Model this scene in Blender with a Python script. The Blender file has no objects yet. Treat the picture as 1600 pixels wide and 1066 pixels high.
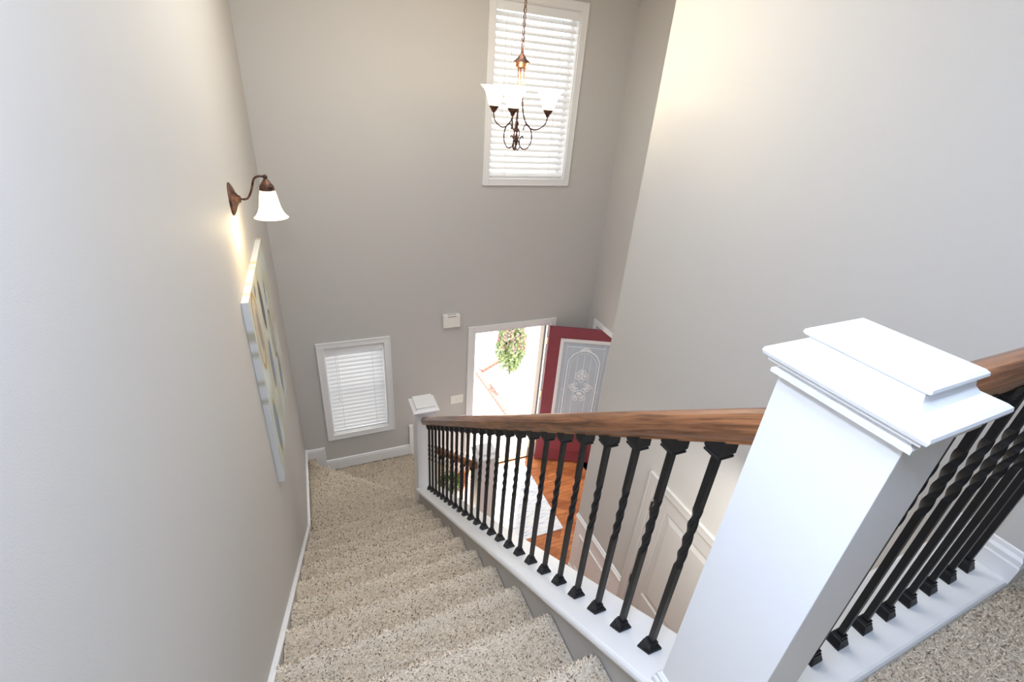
import bpy, bmesh, math, random
from mathutils import Vector, Matrix, noise
random.seed(7)
C = bpy.context.scene.collection
PI = math.pi

# ------------------------------------------------------------------ materials
def srgb(r, g, b):
    f = lambda c: (c/255/12.92) if c/255 <= .04045 else ((c/255+.055)/1.055)**2.4
    return (f(r), f(g), f(b), 1)

def newmat(name):
    m = bpy.data.materials.new(name); m.use_nodes = True
    nt = m.node_tree
    return m, nt, nt.nodes['Principled BSDF']

def plain(name, col, rough=.5, metal=0.0, spec=.5, bump=0, bscale=200):
    m, nt, b = newmat(name)
    b.inputs['Base Color'].default_value = col
    b.inputs['Roughness'].default_value = rough
    b.inputs['Metallic'].default_value = metal
    b.inputs['Specular IOR Level'].default_value = spec
    if bump:
        tc = nt.nodes.new('ShaderNodeTexCoord')
        n = nt.nodes.new('ShaderNodeTexNoise'); n.inputs['Scale'].default_value = bscale
        bp = nt.nodes.new('ShaderNodeBump'); bp.inputs['Strength'].default_value = bump; bp.inputs['Distance'].default_value = .002
        nt.links.new(tc.outputs['Object'], n.inputs['Vector'])
        nt.links.new(n.outputs['Fac'], bp.inputs['Height']); nt.links.new(bp.outputs['Normal'], b.inputs['Normal'])
    return m

def emis(name, col, strength):
    m, nt, b = newmat(name)
    b.inputs['Base Color'].default_value = col
    b.inputs['Emission Color'].default_value = col
    b.inputs['Emission Strength'].default_value = strength
    return m

def wood_mat(name, dark, light, axis='Y', rough=.35, scale=1.0, slope=0.0):
    m, nt, b = newmat(name)
    N = nt.nodes.new; L = nt.links.new
    tc = N('ShaderNodeTexCoord'); mp = N('ShaderNodeMapping')
    s = {'X': (1.6, 30, 30), 'Y': (30, 1.6, 30), 'Z': (30, 30, 1.6)}[axis]
    mp.inputs['Scale'].default_value = [v*scale for v in s]
    mr = N('ShaderNodeMapping'); mr.inputs['Rotation'].default_value = (slope, 0, 0)
    L(tc.outputs['Object'], mr.inputs['Vector'])
    L(mr.outputs[0], mp.inputs['Vector'])
    n = N('ShaderNodeTexNoise'); n.inputs['Scale'].default_value = 1.2; n.inputs['Detail'].default_value = 8; n.inputs['Roughness'].default_value = .65; n.inputs['Distortion'].default_value = .6
    L(mp.outputs[0], n.inputs['Vector'])
    mp2 = N('ShaderNodeMapping'); mp2.inputs['Scale'].default_value = [v*3.5*scale for v in s]
    L(mr.outputs[0], mp2.inputs['Vector'])
    n2 = N('ShaderNodeTexNoise'); n2.inputs['Scale'].default_value = 1.5; n2.inputs['Detail'].default_value = 6
    L(mp2.outputs[0], n2.inputs['Vector'])
    cr = N('ShaderNodeValToRGB'); e = cr.color_ramp.elements
    e[0].position = .36; e[0].color = dark; e[1].position = .62; e[1].color = light
    L(n.outputs['Fac'], cr.inputs[0])
    cr2 = N('ShaderNodeValToRGB'); e = cr2.color_ramp.elements
    e[0].position = .38; e[0].color = (.25, .2, .18, 1); e[1].position = .5; e[1].color = (1, 1, 1, 1)
    L(n2.outputs['Fac'], cr2.inputs[0])
    mx = N('ShaderNodeMix'); mx.data_type = 'RGBA'; mx.blend_type = 'MULTIPLY'; mx.inputs[0].default_value = .6
    L(cr.outputs[0], mx.inputs[6]); L(cr2.outputs[0], mx.inputs[7]); L(mx.outputs[2], b.inputs['Base Color'])
    b.inputs['Roughness'].default_value = rough
    b.inputs['Coat Weight'].default_value = .3; b.inputs['Coat Roughness'].default_value = .2
    bp = N('ShaderNodeBump'); bp.inputs['Strength'].default_value = .15; bp.inputs['Distance'].default_value = .001
    L(n2.outputs['Fac'], bp.inputs['Height']); L(bp.outputs[0], b.inputs['Normal'])
    return m

def carpet_mat(name):
    m, nt, b = newmat(name)
    N = nt.nodes.new; L = nt.links.new
    tc = N('ShaderNodeTexCoord')
    n = N('ShaderNodeTexNoise'); n.inputs['Scale'].default_value = 95; n.inputs['Detail'].default_value = 3; n.inputs['Distortion'].default_value = 1.2
    L(tc.outputs['Object'], n.inputs['Vector'])
    cr = N('ShaderNodeValToRGB'); e = cr.color_ramp.elements
    e[0].position = .34; e[0].color = CARPET_DARK
    e[1].position = .40; e[1].color = CARPET_MID
    x = cr.color_ramp.elements.new(.60); x.color = CARPET_LIGHT
    L(n.outputs['Fac'], cr.inputs[0]); L(cr.outputs[0], b.inputs['Base Color'])
    b.inputs['Roughness'].default_value = .95; b.inputs['Specular IOR Level'].default_value = .1
    n2 = N('ShaderNodeTexNoise'); n2.inputs['Scale'].default_value = 160; n2.inputs['Detail'].default_value = 4
    L(tc.outputs['Object'], n2.inputs['Vector'])
    bp = N('ShaderNodeBump'); bp.inputs['Strength'].default_value = .8; bp.inputs['Distance'].default_value = .01
    L(n2.outputs['Fac'], bp.inputs['Height']); L(bp.outputs[0], b.inputs['Normal'])
    return m

CARPET_DARK = srgb(150, 128, 108); CARPET_MID = srgb(196, 180, 158); CARPET_LIGHT = srgb(222, 210, 190)

def fibre_mat(name):
    # one colour per tuft of yarn: mostly oatmeal with scattered brown ones
    m, nt, b = newmat(name)
    N = nt.nodes.new; L = nt.links.new
    at = N('ShaderNodeAttribute'); at.attribute_name = 'tuft'
    L(at.outputs['Color'], b.inputs['Base Color'])
    b.inputs['Roughness'].default_value = .9; b.inputs['Specular IOR Level'].default_value = .1
    return m

def parquet_mat(name):
    m, nt, b = newmat(name)
    N = nt.nodes.new; L = nt.links.new
    tc = N('ShaderNodeTexCoord'); mp = N('ShaderNodeMapping')
    mp.inputs['Rotation'].default_value = (0, 0, math.radians(38))
    L(tc.outputs['Object'], mp.inputs['Vector'])
    br = N('ShaderNodeTexBrick'); br.offset = .5
    br.inputs['Color1'].default_value = srgb(214, 142, 90); br.inputs['Color2'].default_value = srgb(164, 96, 58)
    br.inputs['Mortar'].default_value = srgb(104, 62, 38); br.inputs['Scale'].default_value = 1
    br.inputs['Mortar Size'].default_value = .0012; br.inputs['Brick Width'].default_value = .34; br.inputs['Row Height'].default_value = .15
    br.inputs['Bias'].default_value = -.1
    L(mp.outputs[0], br.inputs['Vector'])
    mp2 = N('ShaderNodeMapping'); mp2.inputs['Scale'].default_value = (4, 30, 4); mp2.inputs['Rotation'].default_value = (0, 0, math.radians(38))
    L(tc.outputs['Object'], mp2.inputs['Vector'])
    n = N('ShaderNodeTexNoise'); n.inputs['Scale'].default_value = 1; n.inputs['Detail'].default_value = 6
    L(mp2.outputs[0], n.inputs['Vector'])
    cr = N('ShaderNodeValToRGB'); e = cr.color_ramp.elements
    e[0].position = .3; e[0].color = (.62, .5, .42, 1); e[1].position = .65; e[1].color = (1.1, 1.05, 1, 1)
    L(n.outputs['Fac'], cr.inputs[0])
    mx = N('ShaderNodeMix'); mx.data_type = 'RGBA'; mx.blend_type = 'MULTIPLY'; mx.inputs[0].default_value = 1
    L(br.outputs['Color'], mx.inputs[6]); L(cr.outputs[0], mx.inputs[7]); L(mx.outputs[2], b.inputs['Base Color'])
    b.inputs['Roughness'].default_value = .35
    return m

def noise_mat(name, cols, scale, rough=.8, detail=4, dist=0, stretch=(1, 1, 1)):
    m, nt, b = newmat(name)
    N = nt.nodes.new; L = nt.links.new
    tc = N('ShaderNodeTexCoord'); mp = N('ShaderNodeMapping'); mp.inputs['Scale'].default_value = stretch
    n = N('ShaderNodeTexNoise'); n.inputs['Scale'].default_value = scale; n.inputs['Detail'].default_value = detail; n.inputs['Distortion'].default_value = dist
    L(tc.outputs['Object'], mp.inputs[0]); L(mp.outputs[0], n.inputs['Vector'])
    cr = N('ShaderNodeValToRGB'); e = cr.color_ramp.elements
    e[0].position, e[0].color = cols[0]; e[1].position, e[1].color = cols[-1]
    for p, c in cols[1:-1]:
        x = e.new(p); x.color = c
    L(n.outputs['Fac'], cr.inputs[0]); L(cr.outputs[0], b.inputs['Base Color'])
    b.inputs['Roughness'].default_value = rough
    return m

M = {}
M['wall'] = plain('wall_paint', srgb(199, 196, 191), .65, bump=.12, bscale=350, spec=.3)
M['ceiling'] = plain('ceiling_paint', srgb(236, 234, 230), .8)
M['trim'] = plain('white_trim_paint', srgb(236, 235, 234), .35)
M['iron'] = plain('black_iron', srgb(15, 15, 18), .45, .0, .4, bump=.1, bscale=90)
M['rail'] = wood_mat('stained_oak', srgb(96, 58, 36), srgb(168, 112, 72), 'Y', .35, .8, math.atan(.727))
M['railx'] = wood_mat('stained_oak_crosswise', srgb(96, 58, 36), srgb(168, 112, 72), 'X', .35, .8)
M['carpet'] = carpet_mat('speckled_carpet')
M['fibre'] = fibre_mat('carpet_yarn')
M['parquet'] = parquet_mat('parquet')
M['bronze'] = noise_mat('oil_rubbed_bronze', [(.35, srgb(62, 44, 38)), (.7, srgb(128, 90, 72))], 40, .38)
M['bronze'].node_tree.nodes['Principled BSDF'].inputs['Metallic'].default_value = .75
M['plastic'] = plain('ivory_plastic', srgb(238, 236, 228), .4)
M['slot'] = plain('grey_slot', srgb(150, 146, 138), .6)
M['door_red'] = plain('red_door_paint', srgb(142, 66, 76), .4)
M['door_cream'] = plain('door_paint', srgb(208, 205, 200), .45)
M['slat'] = plain('white_blind_slat', srgb(238, 238, 238), .45)
M['cord'] = plain('white_cord', srgb(235, 235, 232), .7)
M['black'] = plain('black_hinge', srgb(25, 24, 24), .5)
M['weather'] = plain('dark_weather_strip', srgb(70, 62, 55), .6)
M['liner'] = plain('beige_liner', srgb(158, 145, 130), .6)
M['brass'] = plain('satin_brass', srgb(170, 140, 90), .3, .9)
M['alu'] = plain('threshold_metal', srgb(130, 110, 80), .4, .7)
m, nt, b = newmat('clear_glass'); M['glass'] = m
b.inputs['Base Color'].default_value = (1, 1, 1, 1); b.inputs['Transmission Weight'].default_value = 1; b.inputs['Roughness'].default_value = 0; b.inputs['IOR'].default_value = 1.05
m, nt, b = newmat('textured_glass'); M['door_glass'] = m
b.inputs['Base Color'].default_value = srgb(206, 217, 227); b.inputs['Transmission Weight'].default_value = .10; b.inputs['Roughness'].default_value = .15; b.inputs['IOR'].default_value = 1.4
M['came'] = plain('frosted_came', srgb(244, 247, 250), .4)
def lampglass(name, col, strength):
    m, nt, b = newmat(name)
    b.inputs['Base Color'].default_value = srgb(255, 247, 232)
    b.inputs['Roughness'].default_value = .3
    b.inputs['Emission Color'].default_value = col; b.inputs['Emission Strength'].default_value = strength
    return m
M['lampglass'] = lampglass('lit_frosted_glass', srgb(255, 240, 205), 1.7)
M['bulb'] = emis('lit_bulb', srgb(255, 220, 165), 12)
M['leaf'] = noise_mat('plant_leaf', [(.3, srgb(38, 74, 26)), (.7, srgb(110, 150, 62))], 30, .5)
M['pot'] = plain('white_pot', srgb(225, 222, 215), .5)
M['soil'] = plain('soil', srgb(60, 45, 34), .9)
M['concrete'] = noise_mat('pale_concrete', [(.3, srgb(196, 190, 182)), (.7, srgb(224, 219, 212))], 12)
M['lawn'] = noise_mat('dry_lawn', [(.3, srgb(196, 190, 160)), (.7, srgb(226, 220, 196))], 30)
M['brick'] = noise_mat('red_brick', [(.3, srgb(186, 112, 100)), (.7, srgb(212, 146, 132))], 14)
M['bush'] = noise_mat('bush_leaf', [(.3, srgb(120, 148, 96)), (.7, srgb(196, 208, 156))], 8, .6)
M['flower'] = plain('pink_blossom', srgb(236, 160, 190), .6)
M['bark'] = plain('bark', srgb(110, 86, 70), .9)
M['siding'] = plain('pale_siding', srgb(232, 230, 224), .7)
# woven rug: white cotton with blue-grey broken streaks
M['rug'] = noise_mat('woven_rug', [(.28, srgb(158, 172, 204)), (.40, srgb(216, 221, 232)), (.52, srgb(240, 240, 240))], 9, .95, 8, 0, (1, 6, 1))
# canvas painting: colours stored per corner of the painted mesh
m, nt, b = newmat('painted_canvas'); M['paint'] = m
at = nt.nodes.new('ShaderNodeAttribute'); at.attribute_name = 'paint'; nt.links.new(at.outputs['Color'], b.inputs['Base Color']); b.inputs['Roughness'].default_value = .6

# ------------------------------------------------------------------ mesh helpers
def link(name, me, mat, parent=None):
    o = bpy.data.objects.new(name, me); C.objects.link(o)
    if mat is not None:
        for mm in (mat if isinstance(mat, (list, tuple)) else [mat]): me.materials.append(mm)
    if parent is not None: o.parent = parent
    return o

def obj(name, bm, mat, parent=None, smooth=False, bevel=0, origin=None):
    bmesh.ops.recalc_face_normals(bm, faces=bm.faces[:])
    base = Vector((0, 0, 0))
    if parent is not None and parent.type == 'EMPTY': pass
    me = bpy.data.meshes.new(name); bm.to_mesh(me); bm.free()
    o = link(name, me, mat, None)
    if parent is not None:
        # vertices are given in scene coordinates: keep them there
        off = wloc(parent)
        me.transform(Matrix.Translation(-off)); o.parent = parent
    elif origin is not None:
        me.transform(Matrix.Translation(-Vector(origin))); o.location = origin
    if smooth:
        for p in me.polygons: p.use_smooth = True
        me.update()
    if smooth == 'auto':
        o.data.shade_auto = True if hasattr(o.data, 'shade_auto') else None
    if bevel:
        md = o.modifiers.new('edge', 'BEVEL'); md.width = bevel; md.segments = 2; md.limit_method = 'ANGLE'; md.angle_limit = math.radians(40)
    return o

def wloc(o):
    v = Vector(o.location)
    while o.parent: o = o.parent; v += Vector(o.location)
    return v

def box(bm, x0, x1, y0, y1, z0, z1, mat=0):
    vs = [bm.verts.new(p) for p in ((x0,y0,z0),(x1,y0,z0),(x1,y1,z0),(x0,y1,z0),(x0,y0,z1),(x1,y0,z1),(x1,y1,z1),(x0,y1,z1))]
    fs = [bm.faces.new([vs[i] for i in f]) for f in ((3,2,1,0),(4,5,6,7),(0,1,5,4),(1,2,6,5),(2,3,7,6),(3,0,4,7))]
    for f in fs: f.material_index = mat
    return vs

def B(*boxes):
    bm = bmesh.new()
    for b_ in boxes: box(bm, *b_)
    return bm

def prism(bm, poly, axis, a, b, mat=0):
    """extrude 2D polygon along axis from a to b; poly coords are the other two axes in order"""
    def P(u, v, w):
        return {'x': (w, u, v), 'y': (u, w, v), 'z': (u, v, w)}[axis]
    lo = [bm.verts.new(P(u, v, a)) for u, v in poly]; hi = [bm.verts.new(P(u, v, b)) for u, v in poly]
    n = len(poly)
    for i in range(n):
        f = bm.faces.new((lo[i], lo[(i+1) % n], hi[(i+1) % n], hi[i])); f.material_index = mat
    f = bm.faces.new(lo[::-1]); f.material_index = mat
    f = bm.faces.new(hi); f.material_index = mat
    return lo, hi

def lathe(bm, prof, cx, cy, cz=0, seg=32, cap=False, Mx=None):
    rings = []
    for r, z in prof:
        ring = []
        for i in range(seg):
            a = 2*PI*i/seg
            p = Vector((r*math.cos(a), r*math.sin(a), z))
            if Mx is not None: p = Mx @ p
            ring.append(bm.verts.new(p + Vector((cx, cy, cz))))
        rings.append(ring)
    for a, b_ in zip(rings, rings[1:]):
        for i in range(seg):
            bm.faces.new((a[i], a[(i+1) % seg], b_[(i+1) % seg], b_[i]))
    if cap:
        bm.faces.new(rings[0][::-1]); bm.faces.new(rings[-1])
    return rings

def spline(pts, n=6):
    pts = [Vector(p) for p in pts]; out = []
    P = [2*pts[0]-pts[1]] + pts + [2*pts[-1]-pts[-2]]
    for i in range(1, len(P)-2):
        for k in range(n):
            t = k/n; p0, p1, p2, p3 = P[i-1:i+3]
            out.append(.5*((2*p1)+(-p0+p2)*t+(2*p0-5*p1+4*p2-p3)*t*t+(-p0+3*p1-3*p2+p3)*t**3))
    out.append(pts[-1]); return out

def tube(bm, pts, r, seg=8, closed=False, taper=None):
    pts = [Vector(p) for p in pts]; n = len(pts); rings = []
    up = Vector((0, 0, 1)); prev = None
    for i, p in enumerate(pts):
        a = pts[(i-1) % n] if (closed or i > 0) else p; b_ = pts[(i+1) % n] if (closed or i < n-1) else p
        t = (b_-a).normalized()
        if prev is None:
            u = t.cross(up)
            if u.length < 1e-3: u = t.cross(Vector((1, 0, 0)))
            u.normalize()
        else:
            u = prev - t*prev.dot(t); u.normalize()
        prev = u; v = t.cross(u)
        rr = r if taper is None else r*taper(i/(n-1))
        rings.append([bm.verts.new(p + (u*math.cos(2*PI*k/seg)+v*math.sin(2*PI*k/seg))*rr) for k in range(seg)])
    m = n if closed else n-1
    for i in range(m):
        a, b_ = rings[i], rings[(i+1) % n]
        for k in range(seg): bm.faces.new((a[k], a[(k+1) % seg], b_[(k+1) % seg], b_[k]))
    if not closed:
        bm.faces.new(rings[0][::-1]); bm.faces.new(rings[-1])

def sweep(bm, prof, path, closed_prof=True, cap=True):
    """prof: list of (u,v) ; path: list of (origin, U, V) frames"""
    rings = []
    for o, U, V in path:
        rings.append([bm.verts.new(Vector(o)+Vector(U)*u+Vector(V)*v) for u, v in prof])
    n = len(prof)
    for a, b_ in zip(rings, rings[1:]):
        for k in range(n if closed_prof else n-1): bm.faces.new((a[k], a[(k+1) % n], b_[(k+1) % n], b_[k]))
    if cap: bm.faces.new(rings[0][::-1]); bm.faces.new(rings[-1])

def thing(name, label, cat, loc=(0, 0, 0), group=None, kind=None):
    o = bpy.data.objects.new(name, None); C.objects.link(o); o.location = loc
    o.empty_display_size = .1
    o['label'] = label; o['category'] = cat
    if group: o['group'] = group
    if kind: o['kind'] = kind
    return o
def tag(o, label, cat, group=None, kind=None):
    o['label'] = label; o['category'] = cat
    if group: o['group'] = group
    if kind: o['kind'] = kind
    return o
def struct(name, bm, mat, label=None, bevel=0, smooth=False):
    o = obj(name, bm, mat, bevel=bevel, smooth=smooth); o['kind'] = 'structure'
    if label: o['label'] = label
    o['category'] = name.split('_')[0]
    return o

def wall_grid(bm, us, vs, holes, fn):
    """us, vs cut lines; holes list of (u0,u1,v0,v1); fn(u0,u1,v0,v1) adds a box"""
    U = sorted(set(us + [h[0] for h in holes] + [h[1] for h in holes])); V = sorted(set(vs + [h[2] for h in holes] + [h[3] for h in holes]))
    for a, b_ in zip(U, U[1:]):
        run = None
        for c, d in zip(V, V[1:]):
            cu, cv = (a+b_)/2, (c+d)/2
            if any(h[0] < cu < h[1] and h[2] < cv < h[3] for h in holes):
                if run: fn(a, b_, *run); run = None
            else: run = (run[0], d) if run else (c, d)
        if run: fn(a, b_, *run)

# ------------------------------------------------------------------ key dimensions (metres, eye of the photographer at the origin)
L = -.355; FAR = 4.6; RW = 2.155; AX = 3.15; FZ = -4.55; UZ = -1.42; CZ = 1.08
RISE = .2195; RUN = .294; Y0 = .70
def nose(k): return Y0+RUN*k, -1.6395-RISE*k      # k = -1 is the upper floor edge
LZ = UZ-11*RISE; WZ = LZ-RISE; SZ = -4.30
W1 = (1.695, 2.535, -.735, .745)    # upper window opening x0 x1 z0 z1
W2 = (-.035, .580, -3.552, -2.437)  # lower window opening
D1 = (1.600, 2.600, FZ, -2.440)     # front door opening

# ---- shell
struct('wall_left', B((L-.12, L, -3.0, FAR+.15, FZ-.2, CZ)), M['wall'], 'tall greige wall on the left of the stairs')
bm = bmesh.new()
wall_grid(bm, [L, AX+.12], [FZ-.2, CZ], [W1, W2, D1], lambda a, b_, c, d: box(bm, a, b_, FAR, FAR+.15, c, d))
struct('wall_front', bm, M['wall'], 'tall greige entry wall with the front door and two windows')
CD = (1.02, 1.925, FZ, -2.475)      # closet door opening (y0 y1 z0 z1)
bm = bmesh.new()
wall_grid(bm, [.30, 2.777], [FZ-.2, CZ], [CD], lambda a, b_, c, d: box(bm, RW, RW+.12, a, b_, c, d))
struct('wall_right', bm, M['wall'], 'tall greige wall on the right of the stairwell')
struct('wall_hall', B((RW+.12, 4.6, .30, .42, UZ-.3, CZ)), M['wall'], 'hall wall beside the upstairs landing')
struct('wall_entry_return', B((RW+.12, AX+.12, 2.657, 2.777, FZ-.2, CZ)), M['wall'])
AO = (3.10, 4.385, FZ, -2.445)
bm = bmesh.new()
wall_grid(bm, [2.777, FAR], [FZ-.2, CZ], [AO], lambda a, b_, c, d: box(bm, AX, AX+.12, a, b_, c, d))
struct('wall_entry_side', bm, M['wall'])
struct('wall_back', B((L-.12, 4.72, -3.12, -3.0, UZ-.3, CZ)), M['wall'])
struct('wall_hall_end', B((4.6, 4.72, -3.0, .42, UZ-.3, CZ)), M['wall'])
struct('ceiling', B((L-.12, 4.72, -3.12, FAR+.15, CZ, CZ+.1)), M['ceiling'])
struct('floor', B((L, 6.2, .2, FAR, FZ-.12, FZ)), M['parquet'], 'orange-brown parquet floor of the foyer')
struct('wall_side_room', B((6.2, 6.32, 2.0, FAR+.15, FZ-.2, -1.9), (AX+.12, 6.2, 1.9, 2.0, FZ-.2, -1.9), (AX+.12, 6.2, FAR, FAR+.15, FZ-.2, -1.9)), M['wall'])
struct('ceiling_side_room', B((AX+.12, 6.32, 1.9, FAR+.15, -1.9, -1.8)), M['ceiling'])
struct('wall_understair', B((L, RW, -.2, .2, FZ-.2, UZ-.3)), M['wall'])
# skewed landing edge line
def ledge(x): return .25+.027*(x-.87)
bm = bmesh.new()
prism(bm, [(L, -3.0), (4.6, -3.0), (4.6, .30), (RW+.0, .30), (RW, ledge(RW)+.02), (.715, ledge(.715)+.02), (.715, .36), (L, .36)], 'z', UZ-.30, UZ-.012)
struct('floor_upstairs', bm, M['wall'])

# ---- knee wall under the stair rail
SL = -.733
def sill(y): return -1.447+SL*(y-.566)
yb0, yb1 = .35, 3.64
bm = bmesh.new()
prism(bm, [(yb0, FZ-.1), (3.636, FZ-.1), (3.636, sill(3.636)-.036), (yb0, sill(yb0)-.036)], 'x', .722, .895)
struct('wall_stringer', bm, M['wall'], 'low sloping greige wall under the stair rail')

# ------------------------------------------------------------------ staircase carpeted
def soft_step(poly_fn_profile, x0, x1, nx):
    """carpet wrapped step: profile list (y,z), swept over x with rounding"""
    bm = bmesh.new(); cols = []
    for i in range(nx+1):
        x = x0+(x1-x0)*i/nx
        cols.append([bm.verts.new((x, y, z)) for y, z in poly_fn_profile])
    for a, b_ in zip(cols, cols[1:]):
        for k in range(len(a)-1): bm.faces.new((a[k], a[k+1], b_[k+1], b_[k]))
    bm.faces.new(cols[0]); bm.faces.new(cols[-1][::-1])
    # close back & bottom
    for a, b_ in zip(cols, cols[1:]): bm.faces.new((a[-1], a[0], b_[0], b_[-1]))
    return bm

stairs = thing('staircase', 'carpeted flight of stairs in speckled oatmeal shag turning at a landing', 'stairs', (.18, .4, UZ))
stairs['kind'] = 'structure'
CX0, CX1 = L+.016, .718
carpet_surfs = []     # (polyline profile (y,z), x0, x1) for pile
def nose_profile(yb, yn, z, rise, r=.036):
    P = [(yb, z)]
    n = 7
    for i in range(1, 6): P.append((yb+(yn-r-yb)*i/6, z))
    for i in range(n+1):
        a = PI/2*(1-i/n*1.0)
        P.append((yn-r+r*math.cos(a), z-r+r*math.sin(a)))
    for i in range(1, 5):
        a = -PI/2*i/5
        P.append((yn-r+r*math.cos(a)*(1-.0*i), z-r+r*math.sin(a)*.9))
    yr = yn-.028
    for i in range(1, 7): P.append((yr, z-2*r-.004-(rise-2*r)*i/6))
    return P
PILE = []
for k in range(-1, 10):
    yn, z = nose(k)
    yb = (nose(k-1)[0]-.034) if k >= 0 else .355
    prof = nose_profile(yb, yn, z, RISE+.01)
    PILE.append((prof, CX0, CX1))
    full = prof + [(yb-.01, prof[-1][1]-.03), (yb-.02, z-.02)]
    bm = soft_step(full, CX0, CX1, 2)
    obj('step', bm, M['carpet'], stairs, smooth=False)
# quarter landing and winder below
y9, z9 = nose(9)
land = [(CX0, y9-.034), (CX1, y9-.034), (CX1, 3.56), (.684, 3.645), (-.245, 4.49), (-.262, FAR-.014), (CX0, FAR-.014)]
def padded(poly, z, rise, r=.028, edges=()):
    """flat carpeted platform, top polygon with a rounded outer lip along the whole outline"""
    bm = bmesh.new()
    n = len(poly); V = [Vector((p[0], p[1])) for p in poly]
    def inset(d):
        out = []
        for i in range(n):
            a, b_, c = V[i-1], V[i], V[(i+1) % n]
            e1 = (b_-a).normalized(); e2 = (c-b_).normalized()
            n1 = Vector((-e1.y, e1.x)); n2 = Vector((-e2.y, e2.x)); bis = n1+n2
            bis = bis/max(.3, bis.length_squared)*2 if bis.length > 1e-6 else n1
            out.append(b_+bis*d)
        return out
    rings = []
    for a in [0, 18, 36, 54, 72, 90]:
        a = math.radians(a); ins = inset(r*(1-math.sin(a))); rings.append([bm.verts.new((p.x, p.y, z-r*(1-math.cos(a)))) for p in ins])
    ins = inset(.012)
    rings.append([bm.verts.new((p.x, p.y, z-2*r)) for p in ins]); rings.append([bm.verts.new((p.x, p.y, z-rise)) for p in ins])
    for a, b_ in zip(rings, rings[1:]):
        for i in range(n): bm.faces.new((a[i], a[(i+1) % n], b_[(i+1) % n], b_[i]))
    bm.faces.new(rings[0]); bm.faces.new(rings[-1][::-1])
    return bm
obj('landing', padded(land, LZ, RISE+.05), M['carpet'], stairs)
w1 = [(CX1-.02, 3.60), (.925, 3.70), (1.02, 3.76), (1.02, FAR-.014), (-.30, FAR-.014), (-.245, 4.45), (.60, 3.68)]
obj('winder_step', padded(w1, WZ, .3), M['carpet'], stairs)
obj('lower_step', padded([(.98, 3.72), (1.34, 3.72), (1.34, FAR-.014), (.98, FAR-.014)], SZ, .25), M['carpet'], stairs)
# upstairs carpet
bm = bmesh.new()
prism(bm, [(L+.016, -2.98), (4.58, -2.98), (4.58, .285), (RW+.02, .285), (RW-.02, ledge(RW)), (.72, ledge(.72)), (.72, .357), (L+.016, .357)], 'z', UZ-.012, UZ)
upc = struct('floor_carpet', bm, M['carpet'], 'speckled oatmeal carpet of the upstairs hall')

# ------------------------------------------------------------------ carpet pile: real tufts where the stairs are close to the viewer
def tufts(name, parent, samples, length, width):
    """samples: list of (point, normal, lean) -> thin yarn blades in ONE mesh"""
    vs, fs, cols = [], [], []
    rnd = random.random
    for (p, nrm, lean, s, wear_shade) in samples:
        a = rnd()*2*PI
        e1 = nrm.orthogonal().normalized(); e2 = nrm.cross(e1)
        tan = (e1*math.cos(a) + e2*math.sin(a) + lean*.5).normalized()
        el = .25+.55*rnd()
        dirv = tan*math.cos(el)+nrm*math.sin(el)
        ln = length*s**.5*(.7+.6*rnd()); w = width*s*(.8+.5*rnd())
        side = nrm.cross(tan).normalized()*w
        i = len(vs)
        top = p + dirv*ln
        mid = p + dirv*ln*.5 + nrm*ln*.12
        base = p - nrm*.002
        vs += [base-side*.7, base+side*.7, mid+side, mid-side, top+side*.5, top-side*.5]
        fs += [(i, i+1, i+2, i+3), (i+3, i+2, i+4, i+5)]
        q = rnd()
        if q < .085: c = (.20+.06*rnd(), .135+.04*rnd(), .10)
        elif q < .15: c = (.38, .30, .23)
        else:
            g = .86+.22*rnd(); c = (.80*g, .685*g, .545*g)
        # step shade painted into the tufts with trodden soil: darker flats, lighter lips
        cols.append((c[0]*(1-.26*wear_shade), c[1]*(1-.31*wear_shade), c[2]*(1-.40*wear_shade), 1))

    me = bpy.data.meshes.new(name); me.from_pydata([v[:] for v in vs], [], fs)
    ca = me.color_attributes.new('tuft', 'FLOAT_COLOR', 'CORNER')
    buf = []
    for c in cols: buf += list(c)*8
    ca.data.foreach_set('color', buf)
    me.update()
    o = link(name, me, M['fibre'])
    if parent is not None:
        me.transform(Matrix.Translation(-wloc(parent))); o.parent = parent
    o['kind'] = 'stuff'
    return o

def profile_samples(prof, x0, x1, density):
    S = []
    yn = max(p[0] for p in prof)
    for (ya, za), (yb_, zb) in zip(prof, prof[1:]):
        ln = math.hypot(yb_-ya, zb-za)
        if ln < 1e-5: continue
        nrm = Vector((0, -(zb-za)/ln, (yb_-ya)/ln))
        if nrm.z < 0 and nrm.y < 0: nrm = -nrm
        n = ln*(x1-x0)*density; n = int(n)+(random.random() < n-int(n))
        s = density**-.5/(26000**-.5)
        for _ in range(n):
            t = random.random(); x = x0+(x1-x0)*random.random()
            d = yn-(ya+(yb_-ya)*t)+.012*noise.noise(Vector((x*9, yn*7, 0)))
            wear_sh = max(0, min(1, (d-.030)/.065))*(.8+.35*noise.noise(Vector((x*3.1, ya*4, 7))))  # shade band behind each nose, put into the pile colour along with soil
            if nrm.z < .3: wear_sh = .6
            S.append((Vector((x, ya+(yb_-ya)*t, za+(zb-za)*t)), nrm, Vector((0, .25, -.25)), s, wear_sh))
    return S
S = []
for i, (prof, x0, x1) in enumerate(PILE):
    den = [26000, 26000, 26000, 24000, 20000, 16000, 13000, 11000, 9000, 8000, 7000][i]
    S += profile_samples(prof, x0+.004, x1-.008, den)
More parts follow.
